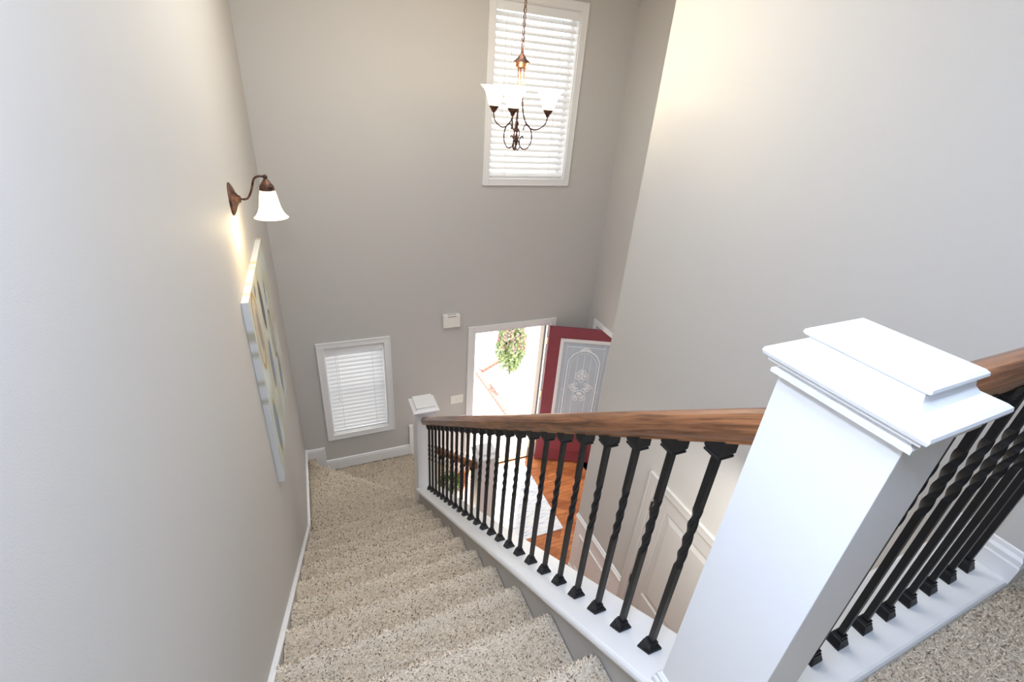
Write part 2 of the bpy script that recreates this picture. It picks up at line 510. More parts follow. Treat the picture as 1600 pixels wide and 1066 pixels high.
def poly_samples(poly, z, den):
    out = []; s = (26000/den)**.5
    xs = [p[0] for p in poly]; ys = [p[1] for p in poly]
    n = int((max(xs)-min(xs))*(max(ys)-min(ys))*den)
    for _ in range(n):
        x = random.uniform(min(xs), max(xs)); y = random.uniform(min(ys), max(ys))
        ins = False; j = len(poly)-1
        for i in range(len(poly)):
            xi, yi = poly[i]; xj, yj = poly[j]
            if (yi > y) != (yj > y) and x < (xj-xi)*(y-yi)/(yj-yi)+xi: ins = not ins
            j = i
        if ins: out.append((Vector((x, y, z)), Vector((0, 0, 1)), Vector((0, .1, 0)), s, (-.25 if z == LZ and abs(x*.672+y*.740-3.150) < .022 else .50+.3*noise.noise(Vector((x*2, y*2, z))))))  # bright line along the landing's diagonal lip painted into the tuft colour
    return out
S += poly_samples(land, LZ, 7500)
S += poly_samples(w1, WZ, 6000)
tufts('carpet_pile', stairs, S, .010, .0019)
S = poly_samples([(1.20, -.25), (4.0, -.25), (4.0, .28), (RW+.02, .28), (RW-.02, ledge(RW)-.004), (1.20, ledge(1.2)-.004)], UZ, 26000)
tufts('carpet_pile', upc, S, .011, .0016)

# ------------------------------------------------------------------ skirts, baseboards, wainscot
def base_profile(h, t=.016):
    return [(0, 0), (t, 0), (t, h-.03), (t*.75, h-.022), (t*.75, h-.010), (t*.35, h-.004), (0, h)]
def board(path_pts, out, h):
    """baseboard along path (list of points at floor), out = unit outward direction"""
    bm = bmesh.new()
    sweep(bm, base_profile(h), [(p, out, (0, 0, 1)) for p in path_pts])
    return bm
# skirt board on the left wall following the stair slope
bm = bmesh.new()
sk = [(-3.0, UZ+.13), (.15, UZ+.13), (3.50, LZ+.118), (FAR, LZ+.118)]
poly = [(y, z) for y, z in sk] + [(FAR, LZ-.3), (3.5, LZ-.35), (.3, UZ-.55), (-3.0, UZ-.25)]
prism(bm, poly, 'x', L, L+.014)
struct('baseboard_left', bm, M['wall'], 'painted stair skirt board on the left wall')
bm = bmesh.new()
sweep(bm, [(0, 0), (.022, 0), (.022, .016), (.012, .022), (0, .022)], [((L, y, z), (1, 0, 0), (0, 0, 1)) for y, z in sk])
struct('trim_1', bm, M['trim'], 'slim white cap along the left stair skirt')
# front wall stepped baseboard
bm = bmesh.new()
sweep(bm, base_profile(.13), [((x, FAR, LZ-.005), (0, -1, 0), (0, 0, 1)) for x in (L, -.156)])
box(bm, L, -.156, FAR-.014, FAR, LZ-.24, LZ)
sweep(bm, base_profile(.145), [((x, FAR, WZ), (0, -1, 0), (0, 0, 1)) for x in (-.156, .815)])
box(bm, -.172, -.150, FAR-.018, FAR, WZ, LZ+.125)
struct('baseboard_front', bm, M['trim'], 'white stepped baseboard below the small window')
# wainscot on front wall between stairs and door
bm = bmesh.new()
box(bm, .815, 1.528, FAR-.012, FAR, FZ, -3.64)
sweep(bm, [(0, 0), (.020, 0), (.026, .012), (.022, .03), (.012, .04), (0, .045)], [((x, FAR, -3.655), (0, -1, 0), (0, 0, 1)) for x in (.815, 1.528)])
box(bm, .815, .855, FAR-.022, FAR, FZ, -3.62)
box(bm, .855, 1.528, FAR-.026, FAR-.012, FZ, FZ+.14)
struct('trim_2', bm, M['trim'], 'white wainscot panel between the stairs and the front door')
# chair rail and picture frame mouldings on the right wall
def rail_prof(): return [(0, 0), (.014, .004), (.024, .02), (.024, .034), (.014, .045), (.010, .058), (0, .062)]
bm = bmesh.new()
sweep(bm, rail_prof(), [((RW, y, -3.725), (-1, 0, 0), (0, 0, 1)) for y in (2.777, 2.00)])
sweep(bm, rail_prof(), [((RW, y, -3.725), (-1, 0, 0), (0, 0, 1)) for y in (.95, .22)])
struct('trim_3', bm, M['trim'], 'white chair rail on the right wall')
def frame_yz(bm, y0, y1, z0, z1, x, w=.028, t=.016):
    P = [(y0, z0), (y1, z0), (y1, z1), (y0, z1)]; Q = [(y0+w, z0+w), (y1-w, z0+w), (y1-w, z1-w), (y0+w, z1-w)]
    for i in range(4):
        j = (i+1) % 4
        a, b_, c, d = P[i], P[j], Q[j], Q[i]
        m1 = ((a[0]+d[0])/2, (a[1]+d[1])/2); m2 = ((b_[0]+c[0])/2, (b_[1]+c[1])/2)
        va = [bm.verts.new((x, *p)) for p in (a, b_)]; vm = [bm.verts.new((x-t, *p)) for p in (m1, m2)]; vc = [bm.verts.new((x, *p)) for p in (d, c)]
        bm.faces.new((va[0], va[1], vm[1], vm[0])); bm.faces.new((vm[0], vm[1], vc[1], vc[0]))
bm = bmesh.new()
frame_yz(bm, 2.14, 2.69, -4.36, -3.87, RW)
frame_yz(bm, .32, .86, -4.36, -3.87, RW)
struct('trim_4', bm, M['trim'], 'white picture-frame moulding under the chair rail')
struct('baseboard_right', board([(RW, 2.777, FZ), (RW, 2.0, FZ)], (-1, 0, 0), .14), M['trim'])
struct('trim_5', B((RW-.004, RW, 2.0, 2.777, FZ, -3.70), (RW-.004, RW, .22, .95, FZ, -3.70)), M['trim'], 'white painted lower wall under the chair rail')
# upstairs baseboard wrapping the wall corner
bm = bmesh.new()
pr = [(0, 0), (.018, 0), (.018, .085), (.014, .092), (.014, .112), (.006, .124), (.004, .14), (0, .145)]
pathp = [((RW, .50, UZ), (-1, 0, 0), (0, 0, 1)), ((RW, .30, UZ), (-1, -1, 0), (0, 0, 1)), ((4.6, .30, UZ), (0, -1, 0), (0, 0, 1))]
sweep(bm, pr, pathp)
struct('baseboard_hall', bm, M['trim'], 'white baseboard turning the corner at the upstairs landing')

# ------------------------------------------------------------------ casings
def casing_y(bm, x0, x1, z0, z1, y, w=.066, t=.018, bottom=True):
    """frame around opening (x0..x1,z0..z1) on a wall facing -y"""
    zb = z0-w if bottom else z0
    box(bm, x0-w, x0, y-t, y, zb, z1+w); box(bm, x1, x1+w, y-t, y, zb, z1+w)
    box(bm, x0, x1, y-t, y, z1, z1+w)
    if bottom: box(bm, x0, x1, y-t, y, z0-w, z0)
    # outer bead
    e = .012
    box(bm, x0-w-.001, x0-w+e, y-t-.006, y-t, zb, z1+w); box(bm, x1+w-e, x1+w+.001, y-t-.006, y-t, zb, z1+w); box(bm, x0-w+e, x1+w-e, y-t-.006, y-t, z1+w-e, z1+w+.001)
    if bottom: box(bm, x0-w+e, x1+w-e, y-t-.006, y-t, z0-w-.001, z0-w+e)

def window(n, W, slats_sp, nx_cord, tilt, label):
    x0, x1, z0, z1 = W
    root = thing(f'window_{n}', label, 'window', ((x0+x1)/2, FAR, z0), kind='structure')
    bm = bmesh.new(); casing_y(bm, x0, x1, z0, z1, FAR); obj('casing', bm, M['trim'], root, bevel=.003)
    # reveal liner
    t = .008
    obj('reveal', B((x0, x0+t, FAR, FAR+.15, z0, z1), (x1-t, x1, FAR, FAR+.15, z0, z1), (x0+t, x1-t, FAR, FAR+.15, z0, z0+t), (x0+t, x1-t, FAR, FAR+.15, z1-t, z1)), M['trim'], root)
    s = .04; zm = (z0+z1)/2
    obj('sash', B((x0+t, x0+s, FAR+.10, FAR+.13, z0+t, z1-t), (x1-s, x1-t, FAR+.10, FAR+.13, z0+t, z1-t), (x0+s, x1-s, FAR+.10, FAR+.13, z0+t, z0+s), (x0+s, x1-s, FAR+.10, FAR+.13, z1-s, z1-t), (x0+s, x1-s, FAR+.095, FAR+.135, zm-.02, zm+.02)), M['trim'], root)
    obj('pane', B((x0+s, x1-s, FAR+.113, FAR+.117, z0+s, z1-s)), M['glass'], root)
    return root

def blind(W, sp, tilt, label, headrail=True, gap=.012, wand=True, group=None):
    x0, x1, z0, z1 = W
    x0 += gap; x1 -= gap
    yc = FAR+.045
    root = thing('window_blind', label, 'blind', ((x0+x1)/2, yc, z1), group=group)
    obj('headrail', B((x0, x1, yc-.03, yc+.03, z1-.055, z1-.009), (x0-.002, x1+.002, yc-.036, yc-.03, z1-.078, z1-.009)), M['slat'], root, bevel=.002)
    bm = bmesh.new()
    z = z1-.10; w = .025; ct, st = math.cos(tilt), math.sin(tilt)
    while z > z0+.045:
        P = []
        for i in range(5):
            u = -1+i*.5; bow = .0025*(1-u*u)
            yy = u*w; P.append((yc+yy*ct-bow*st, z+yy*st+bow*ct))
        for i in range(4, -1, -1):
            u = -1+i*.5; bow = .0025*(1-u*u)-.0028
            yy = u*w; P.append((yc+yy*ct-bow*st, z+yy*st+bow*ct))
        prism(bm, P, 'x', x0, x1)
        z -= sp
    obj('slats', bm, M['slat'], root)
    obj('bottom_rail', B((x0, x1, yc-.026, yc+.026, z0+.010, z0+.030)), M['slat'], root, bevel=.003)
    bm = bmesh.new()
    for f in (.2, .8):
        x = x0+(x1-x0)*f
        for yy in (-.027, .027): box(bm, x-.0016, x+.0016, yc+yy-.0008, yc+yy+.0008, z0+.03, z1-.07)
    obj('ladder_cord', bm, M['cord'], root)
    bm = bmesh.new()
    xs = x0+.10 if wand else x1-.1
    tube(bm, [(xs, yc-.037, z1-.07), (xs, yc-.040, z0+(z1-z0)*.42)], .0022, 6)
    lathe(bm, [(.002, 0), (.006, -.006), (.007, -.025), (.002, -.03)], xs, yc-.040, z0+(z1-z0)*.42, 10)
    obj('pull_cord', bm, M['cord'], root)
    return root
window(1, W1, 0, 0, 0, 'tall white-framed window high on the entry wall')
window(2, W2, 0, 0, 0, 'small white-framed window low beside the stair landing')
blind(W1, .058, math.radians(52), 'large white slatted blind in the tall upper window behind the chandelier')
blind(W2, .0505, math.radians(58), 'small white slatted blind in the low window by the stair landing')
# ------------------------------------------------------------------ front door
d1 = thing('door_1', 'open front doorway with white casing and red leaf', 'door', ((D1[0]+D1[1])/2, FAR, FZ), kind='structure')
bm = bmesh.new(); casing_y(bm, D1[0], D1[1], D1[2], D1[3], FAR, w=.068, bottom=False); obj('casing', bm, M['trim'], d1, bevel=.003)
j = .028
obj('door_frame', B((D1[0], D1[0]+j, FAR, FAR+.16, FZ, D1[3]), (D1[1]-j, D1[1], FAR, FAR+.16, FZ, D1[3]), (D1[0]+j, D1[1]-j, FAR, FAR+.16, D1[3]-j, D1[3]),
                    (D1[1]-j-.012, D1[1]-j, FAR+.055, FAR+.16, FZ, D1[3]-j), (D1[0]+j, D1[0]+j+.012, FAR+.055, FAR+.16, FZ, D1[3]-j)), M['trim'], d1)
obj('weather_strip', B((D1[1]-j-.010, D1[1]-j, FAR+.046, FAR+.055, FZ+.03, D1[3]-j), (D1[0]+j, D1[0]+j+.010, FAR+.046, FAR+.055, FZ+.03, D1[3]-j), (D1[0]+j, D1[1]-j, FAR+.046, FAR+.055, D1[3]-j-.010, D1[3]-j)), M['weather'], d1)
o = obj('jamb_liner', B((D1[1]-j-.016, D1[1]-j-.0122, FAR+.058, FAR+.158, FZ+.022, D1[3]-j)), M['liner'], d1); o['label'] = 'beige outer jamb'
obj('threshold', B((D1[0]+j, D1[1]-j, FAR-.02, FAR+.17, FZ, FZ+.022)), M['alu'], d1, bevel=.006)
obj('strike_plate', B((D1[0]+j, D1[0]+j+.002, FAR+.012, FAR+.04, FZ+.90, FZ+1.0)), M['brass'], d1)
# the leaf swings into the room: local frame, u along the leaf, w thickness, z up
leaf_ang = math.radians(-24.5); H0 = Vector((2.545, 4.500, FZ+.018)); LW, LH, LT = .955, 2.088, .045
leaf = bpy.data.objects.new('door_leaf', None)
def LB(name, boxes, mat, bevel=0, parent=None):
    bm = bmesh.new()
    for b_ in boxes: box(bm, *b_)
    bmesh.ops.recalc_face_normals(bm, faces=bm.faces[:])
    me = bpy.data.meshes.new(name); bm.to_mesh(me); bm.free()
    o = link(name, me, mat); o.parent = parent
    if bevel:
        md = o.modifiers.new('edge', 'BEVEL'); md.width = bevel; md.segments = 2; md.limit_method = 'ANGLE'
    return o
g0, g1, gz0, gz1 = .165, .80, .62, 1.935     # glass light
leafm = LB('door_leaf', [(0, g0, 0, LT, 0, LH), (g1, LW, 0, LT, 0, LH), (g0, g1, 0, LT, 0, gz0), (g0, g1, 0, LT, gz1, LH)], M['door_red'], 0, d1)
leafm.location = H0-Vector(d1.location); leafm.rotation_euler = (0, 0, leaf_ang)
fw = .032
LB('glass_frame', [(g0-.012, g0+fw, -.012, LT+.012, gz0-.012, gz1+.012), (g1-fw, g1+.012, -.012, LT+.012, gz0-.012, gz1+.012), (g0+fw, g1-fw, -.012, LT+.012, gz0-.012, gz0+fw), (g0+fw, g1-fw, -.012, LT+.012, gz1-fw, gz1+.012)], M['trim'], .006, leafm)
LB('glass_pane', [(g0+fw, g1-fw, .018, .026, gz0+fw, gz1-fw)], M['door_glass'], 0, leafm)
# leaded flower and arch
bm = bmesh.new()
gc = (g0+g1)/2; yy = .010
def gl(pts, r=.0035, n=5, closed=False): tube(bm, [(gc+x, yy, gz1+z) for x, z in (spline([(a, 0, b_) for a, b_ in pts], n) and [(p.x, p.z) for p in spline([(a, 0, b_) for a, b_ in pts], n)])], r, 6)
def ell(cx, cz, rx, rz, r=.0035, rot=0):
    P = []
    for i in range(20):
        a = 2*PI*i/20; x = rx*math.cos(a); z = rz*math.sin(a)
        P.append((gc+cx+x*math.cos(rot)-z*math.sin(rot), yy, gz1+cz+x*math.sin(rot)+z*math.cos(rot)))
    tube(bm, P, r, 6, closed=True)
    for q in (.55,):
        cc = Vector((gc+cx, yy, gz1+cz)); ring = [bm.verts.new(cc+(Vector(p)-cc)*q+Vector((0, .004, 0))) for p in P]; c2 = bm.verts.new(cc-Vector((0, .003, 0)))
        for k in range(20): bm.faces.new((ring[k], ring[(k+1) % 20], c2))
gl([(-.20, -1.25), (-.20, -.40), (-.185, -.28), (-.12, -.19), (0, -.145), (.12, -.19), (.185, -.28), (.20, -.40), (.20, -1.25)], .008)
gl([(-.17, -1.25), (-.17, -.40), (-.155, -.30), (-.10, -.225), (0, -.18), (.10, -.225), (.155, -.30), (.17, -.40), (.17, -1.25)], .003)
gl([(-.235, -.10), (.235, -.10)], .004); gl([(-.235, -.05), (-.235, -1.27)], .003); gl([(.235, -.05), (.235, -1.27)], .003)
for x in (-.085, .085): gl([(x, -.24), (x, -1.25)], .003)
gl([(0, -.20), (0, -.42)], .003)
gl([(-.25, -.74), (-.20, -.74)], .003); gl([(.20, -.74), (.25, -.74)], .003)
for cx, cz, rx, rz, ro in ((0, -.125, .03, .02, 0), (-.04, -.14, .028, .016, .5), (.04, -.14, .028, .016, -.5), (0, -.455, .045, .03, 0), (-.045, -.52, .04, .05, .3), (.045, -.52, .04, .05, -.3), (0, -.54, .03, .07, 0),
                        (-.10, -.66, .06, .022, .5), (.10, -.66, .06, .022, -.5), (-.07, -.72, .05, .03, -.2), (.07, -.72, .05, .03, .2), (0, -.79, .07, .05, 0), (0, -.81, .045, .03, 0), (-.05, -.86, .04, .025, -.6), (.05, -.86, .04, .025, .6)):
    ell(cx, cz, rx, rz, .0055, ro)
me = bpy.data.meshes.new('leaded_pattern'); bm.to_mesh(me); bm.free()
o = link('leaded_pattern', me, M['came']); o.parent = leafm
for pz0, pz1 in ((.19, .54),):
    for (a, b_) in ((.13, .84),):
        LB('raised_panel', [(a, b_, -.018, LT+.018, pz0, pz1)], M['door_red'], .014, leafm)
bm = bmesh.new(); lathe(bm, [(.004, 0), (.027, 0), (.027, .006), (.012, .012), (.012, .035), (.026, .042), (.030, .058), (.022, .070), (.001, .073)], LW-.07, 0, .92, 20, Mx=Matrix.Rotation(PI/2, 3, 'X'))
me = bpy.data.meshes.new('door_knob'); bm.to_mesh(me); bm.free(); o = link('door_knob', me, M['brass']); o.parent = leafm
obj('hinge', B((2.572, 2.600, FAR-.03, FAR, FZ+.22, FZ+.32), (2.572, 2.600, FAR-.03, FAR, FZ+1.02, FZ+1.12), (2.572, 2.600, FAR-.03, FAR, FZ+1.82, FZ+1.92)), M['brass'], d1)

# opening to the side room, cased
bm = bmesh.new()
y0, y1, zt = AO[0], AO[1], AO[3]
box(bm, AX-.018, AX, y1, y1+.068, FZ, zt+.068); box(bm, AX-.018, AX, y0-.068, y0, FZ, zt+.068); box(bm, AX-.018, AX, y0, y1, zt, zt+.068)
box(bm, AX, AX+.12, y1-.012, y1, FZ, zt); box(bm, AX, AX+.12, y0, y0+.012, FZ, zt); box(bm, AX, AX+.12, y0+.012, y1-.012, zt-.012, zt)
struct('trim_6', bm, M['trim'], 'white casing of the opening behind the red door', bevel=.003)

# closet door on right wall
d2 = thing('door_2', 'closed cream two-panel closet door under the upstairs landing', 'door', (RW, (CD[0]+CD[1])/2, FZ), kind='structure')
bm = bmesh.new(); w = .07; t = .018
y0, y1, z1 = CD[0], CD[1], CD[3]
box(bm, RW-t, RW, y0-w, y0, FZ, z1+w); box(bm, RW-t, RW, y1, y1+w, FZ, z1+w); box(bm, RW-t, RW, y0, y1, z1, z1+w)
box(bm, RW-t-.007, RW-t, y0-w-.001, y1+w+.001, z1+w-.014, z1+w+.001); box(bm, RW-t-.007, RW-t, y1+w-.014, y1+w+.001, FZ, z1+w-.014); box(bm, RW-t-.007, RW-t, y0-w-.001, y0-w+.014, FZ, z1+w-.014)
box(bm, RW, RW+.12, y1-.018, y1, FZ, z1); box(bm, RW, RW+.12, y0, y0+.018, FZ, z1); box(bm, RW, RW+.12, y0+.018, y1-.018, z1-.018, z1)
obj('casing', bm, M['door_cream'], d2, bevel=.003)
ya, yb, zb, zt = y0+.020, y1-.020, FZ+.01, z1-.020
# stiles and rails around two raised panels
S_ = .125; xm = RW+.008
lf = obj('door_leaf', B((xm, xm+.036, ya, ya+S_, zb, zt), (xm, xm+.036, yb-S_, yb, zb, zt), (xm, xm+.036, ya+S_, yb-S_, zt-.13, zt), (xm, xm+.036, ya+S_, yb-S_, zb+.80, zb+.98), (xm, xm+.036, ya+S_, yb-S_, zb, zb+.22),
                        (xm+.012, xm+.024, ya+S_, yb-S_, zb+.22, zt-.13)), M['door_cream'], d2, bevel=.004)
for pz0, pz1 in ((zb+.22, zb+.80), (zb+.98, zt-.13)):
    bm = bmesh.new()
    a0, a1 = ya+S_, yb-S_
    P = [(a0+.02, pz0+.02), (a1-.02, pz0+.02), (a1-.02, pz1-.02), (a0+.02, pz1-.02)]; Q = [(a0+.06, pz0+.06), (a1-.06, pz0+.06), (a1-.06, pz1-.06), (a0+.06, pz1-.06)]
    vp = [bm.verts.new((xm+.012, *p)) for p in P]; vq = [bm.verts.new((xm+.001, *p)) for p in Q]
    for i in range(4): bm.faces.new((vp[i], vp[(i+1) % 4], vq[(i+1) % 4], vq[i]))
    bm.faces.new(vq)
    obj('raised_panel', bm, M['door_cream'], lf)
for hz in (-2.68, -3.52, -4.36):
    bm = B((RW-.016, RW-.002, y1-.026, y1-.014, hz-.05, hz+.04)); o = obj('hinge', bm, M['black'], d2); o['label'] = 'black hinge'
bm = bmesh.new(); lathe(bm, [(.004, 0), (.030, 0), (.030, .006), (.012, .012), (.012, .035), (.027, .042), (.031, .058), (.022, .070), (.001, .073)], xm, ya+.06, FZ+.92, 20, Mx=Matrix.Rotation(-PI/2, 3, 'Y'))
obj('door_knob', bm, M['black'], d2, smooth=True)

# ------------------------------------------------------------------ newel posts
def skew(p, c=(.87, .35), a=math.radians(1.4)):
    x, y = p[0]-c[0], p[1]-c[1]
    return (c[0]+x*math.cos(a)-y*math.sin(a), c[1]+x*math.sin(a)+y*math.cos(a))
def frustum(bm, x0, x1, y0, y1, z0, z1, i0, i1):
    """rect x0..x1,y0..y1 grown by i0 at z0 and i1 at z1"""
    a = [bm.verts.new(p) for p in ((x0-i0, y0-i0, z0), (x1+i0, y0-i0, z0), (x1+i0, y1+i0, z0), (x0-i0, y1+i0, z0))]
    b_ = [bm.verts.new(p) for p in ((x0-i1, y0-i1, z1), (x1+i1, y0-i1, z1), (x1+i1, y1+i1, z1), (x0-i1, y1+i1, z1))]
    for i in range(4): bm.faces.new((a[i], a[(i+1) % 4], b_[(i+1) % 4], b_[i]))
    return a, b_
def stack(bm, rect, prof):
    """prof: list of (grow, z) bottom to top, closed"""
    x0, x1, y0, y1 = rect; rings = []
    for g, z in prof:
        rings.append([bm.verts.new(p) for p in ((x0-g, y0-g, z), (x1+g, y0-g, z), (x1+g, y1+g, z), (x0-g, y1+g, z))])
    for a, b_ in zip(rings, rings[1:]):
        for i in range(4): bm.faces.new((a[i], a[(i+1) % 4], b_[(i+1) % 4], b_[i]))
    bm.faces.new(rings[0][::-1]); bm.faces.new(rings[-1])
def newel(rect, zbase, zcap, label, sc=1.0, base_trim=True, cap_rect=None, skew_=0.0):
    x0, x1, y0, y1 = rect
    root = thing('newel_post', label, 'newel post', ((x0+x1)/2, (y0+y1)/2, zbase))
    zf = zcap          # top of flange
    bm = B((x0, x1, y0, y1, zbase, zf-.027*sc))
    for v in bm.verts: v.co.y += skew_*(v.co.x-x0)
    obj('shaft', bm, M['trim'], root, bevel=.0015)
    bm = bmesh.new()
    s = sc
    # cove under the cap, flange with rounded edge, raised top block
    pr = [(-.004, zf-.030*s), (.008*s, zf-.028*s), (.020*s, zf-.025*s), (.020*s, zf-.018*s), (.014*s, zf-.014*s), (.013*s, zf-.009*s), (.024*s, zf-.006*s), (.027*s, zf-.004*s), (.027*s, zf+.0005*s), (.023*s, zf+.001*s),
          (.030*s, zf+.002*s), (.0345*s, zf+.005*s), (.0365*s, zf+.011*s), (.035*s, zf+.017*s), (.029*s, zf+.021*s), (.020*s, zf+.0225*s), (.012*s, zf+.025*s), (.004*s, zf+.028*s), (-.004*s, zf+.038*s), (-.007*s, zf+.053*s),
          (-.001*s, zf+.0535*s), (.002*s, zf+.057*s), (.001*s, zf+.062*s), (-.004*s, zf+.066*s)]
    stack(bm, cap_rect or rect, pr)
    for v in bm.verts: v.co.y += skew_*(v.co.x-x0)
    obj('cap', bm, M['trim'], root)
    if base_trim:
        bm = bmesh.new()
        stack(bm, rect, [(.014, zbase), (.014, zbase+.07), (.009, zbase+.078), (.009, zbase+.088), (.002, zbase+.10)])
        obj('base_moulding', bm, M['trim'], root)
    return root
NR = (.722, .869, .248, .454)
newel(NR, UZ-.002, -.361, 'large white box newel post at the top of the stairs, biggest of the three posts', base_trim=True, cap_rect=(.722, .869, .254, .440), skew_=.035)
NF = (.722, .908, 3.638, 3.842)
newel(NF, LZ-.32, -2.735, 'white box newel post at the turn of the stairs, where the long handrail ends', .9, base_trim=False)
NL = (1.370, 1.550, 3.570, 3.745)
newel(NL, FZ, -3.44, 'short white box newel post at the foot of the stairs by the front door', 1.0)

# ------------------------------------------------------------------ sill board under the stair rail (top tread of the stringer wall)
def sill_profile(x0, x1, t=.034):
    P = [(x0+.012, -t)]
    for i in range(7):
        a = -PI/2-PI*i/6
        P.append((x0+.012+.014*math.cos(a), -t/2+t/2*math.sin(a)))
    P += [(x1-.01, 0)]
    for i in range(1, 6):
        a = PI/2-PI*i/6
        P.append((x1-.01+.012*math.cos(a), -t/2+t/2*math.sin(a)))
    P += [(x1-.01, -t)]
    return P
vd = Vector((0, SL, 0)); nrm_s = Vector((0, -SL, 1)).normalized()
rail1 = thing('stair_railing', 'long sloping stair railing of black iron balusters under a stained oak handrail', 'railing', (.795, .454, sill(.454)))
bm = bmesh.new()
sweep(bm, sill_profile(.692, .915), [((0, y, sill(y)), (1, 0, 0), (0, 0, 1.23)) for y in (.454, 3.638)])
o = obj('base_board', bm, M['trim'], rail1); o['label'] = 'white sloping base board'
def hand_prof(w=.033, h=.073):
    P = []
    P += [(-.021, 0), (.021, 0), (.023, .010), (.029, .018), (.030, .024), (w, .032), (w+.001, .044)]
    for i in range(1, 8):
        a = PI*i/8
        P.append((w*math.cos(a), .046+(h-.046)*math.sin(a)))
    P += [(-w-.001, .044), (-w, .032), (-.030, .024), (-.029, .018), (-.023, .010)]
    return P
def railbot(y): return -.603+SL*(y-.505)-.0+.004
def railmid(y): return railbot(y)
bm = bmesh.new()
# slight kink so the run follows the photograph from newel to newel
z_start, z_end = -.568, -2.884
rb = lambda y: z_start+(z_end-z_start)*(y-.454)/(3.638-.454)
sweep(bm, hand_prof(), [((.795, y, rb(y)), (1, 0, 0), (0, .0, 1.235)) for y in [ .454+(3.638-.454)*i/12 for i in range(13)]])
obj('handrail', bm, M['rail'], rail1)

def baluster_mesh(h, tf=(.40, .66), w=.0085):
    """square iron bar of height h with a twisted section, base at z=0"""
    bm = bmesh.new(); rings = []
    zs = [0, h*(1-tf[1])]
    n = 40; a0 = h*(1-tf[1]); a1 = h*(1-tf[0])
    ring = lambda z, ang, ww: [bm.verts.new((ww*math.sqrt(2)*math.cos(ang+PI/4+k*PI/2), ww*math.sqrt(2)*math.sin(ang+PI/4+k*PI/2), z)) for k in range(4)]
    rings.append(ring(0, 0, w)); rings.append(ring(a0, 0, w))
    for i in range(1, n): rings.append(ring(a0+(a1-a0)*i/n, 2*PI*1.0*i/n, w*1.04))
    rings.append(ring(a1, 0, w)); rings.append(ring(h, 0, w))
    # last twisted ring meets the straight one after a whole number of quarter turns
    for a, b_ in zip(rings, rings[1:]):
        best = None
        for s in range(4):
            d = sum((Vector((a[k].co.x, a[k].co.y, 0))-Vector((b_[(k+s) % 4].co.x, b_[(k+s) % 4].co.y, 0))).length for k in range(4))
            if best is None or d < best[0]: best = (d, s)
        s = best[1]
        for k in range(4): bm.faces.new((a[k], a[(k+1) % 4], b_[(k+1+s) % 4], b_[(k+s) % 4]))
        # keep ordering consistent for the next pair
        b_[:] = [b_[(k+s) % 4] for k in range(4)]
    bm.faces.new(rings[0][::-1]); bm.faces.new(rings[-1])
    bmesh.ops.recalc_face_normals(bm, faces=bm.faces[:])
    me = bpy.data.meshes.new('baluster'); bm.to_mesh(me); bm.free(); me.materials.append(M['iron']); return me
def shoe_mesh(slope, up=True):
    """square shoe with stepped collar; bottom follows slope in y"""
    bm = bmesh.new()
    prof = [(.0235, -.001), (.0235, .007), (.0165, .027), (.0165, .031), (.0135, .033), (.0135, .043)]
    if not up: prof = [(.024, .004), (.024, -.020), (.021, -.026), (.023, -.028), (.023, -.033), (.0155, -.040), (.012, -.044)]
    rings = []
    for i, (g, z) in enumerate(prof):
        f = 1 if (up and i < 2) or (not up and i < 1) else .0
        sl = slope*(1.0 if f else 0.0)
        rings.append([bm.verts.new((a*g, b_*g, z+b_*g*(slope if f else 0))) for a, b_ in ((-1, -1), (1, -1), (1, 1), (-1, 1))])
    for a, b_ in zip(rings, rings[1:]):
        for k in range(4): bm.faces.new((a[k], a[(k+1) % 4], b_[(k+1) % 4], b_[k]))
    bm.faces.new(rings[0][::-1]); bm.faces.new(rings[-1])
    bmesh.ops.recalc_face_normals(bm, faces=bm.faces[:])
    me = bpy.data.meshes.new('shoe' if up else 'collar'); bm.to_mesh(me); bm.free(); me.materials.append(M['iron']); return me
def add_baluster(parent, x, y, z0, z1, bal, shoe, col, rz=0):
    o = bpy.data.objects.new('baluster', bal); C.objects.link(o); o.parent = parent; o.location = Vector((x, y, z0))-wloc(parent); o.rotation_euler = (0, 0, rz)
    s = bpy.data.objects.new('shoe', shoe); C.objects.link(s); s.parent = o; s.location = (0, 0, 0)
    c = bpy.data.objects.new('collar', col); C.objects.link(c); c.parent = o; c.location = (0, 0, z1-z0)
    return o
h0 = rb(.566)-sill(.566)
sh, co = shoe_mesh(SL), shoe_mesh(SL, False)
for i in range(24):
    y = .566+i*(3.442-.566)/23
    z0 = sill(y); z1 = rb(y)
    bal = baluster_mesh(z1-z0+.004, tf=(.265, .535))
    add_baluster(rail1, .795, y, z0, z1, bal, sh, co)

# landing railing, slightly out of square with the stair as in the house
rail2 = thing('landing_railing', 'level black iron railing with oak handrail beside the big newel post upstairs', 'railing', (.869, .35, UZ+.02))
ang = math.radians(1.4)
LZS = -1.400
bm = bmesh.new()
def fr(x, y, z): q = skew((x, y)); return Vector((q[0], q[1], z))
vs = []
prf = sill_profile(.252, .470, .034)
Yd = Vector((-math.sin(ang), math.cos(ang), 0))
rings = []
for x in (.869, 2.135):
    base = fr(x, .35, LZS)
    rings.append((base - Yd*.35, Yd, (0, 0, 1)))
sweep(bm, prf, rings)
o = obj('base_board', bm, M['trim'], rail2); o['label'] = 'white level base board'
bm = bmesh.new()
zr = -.462
path = []
for x in (.869, 1.3, 1.7, 2.155):
    b0 = fr(x, .352, zr); path.append((b0, Yd, (0, 0, 1)))
sweep(bm, hand_prof(), path)
obj('handrail', bm, M['railx'], rail2)
bl = baluster_mesh(zr-LZS+.004, tf=(.20, .42)); sh2, co2 = shoe_mesh(0), shoe_mesh(0, False)
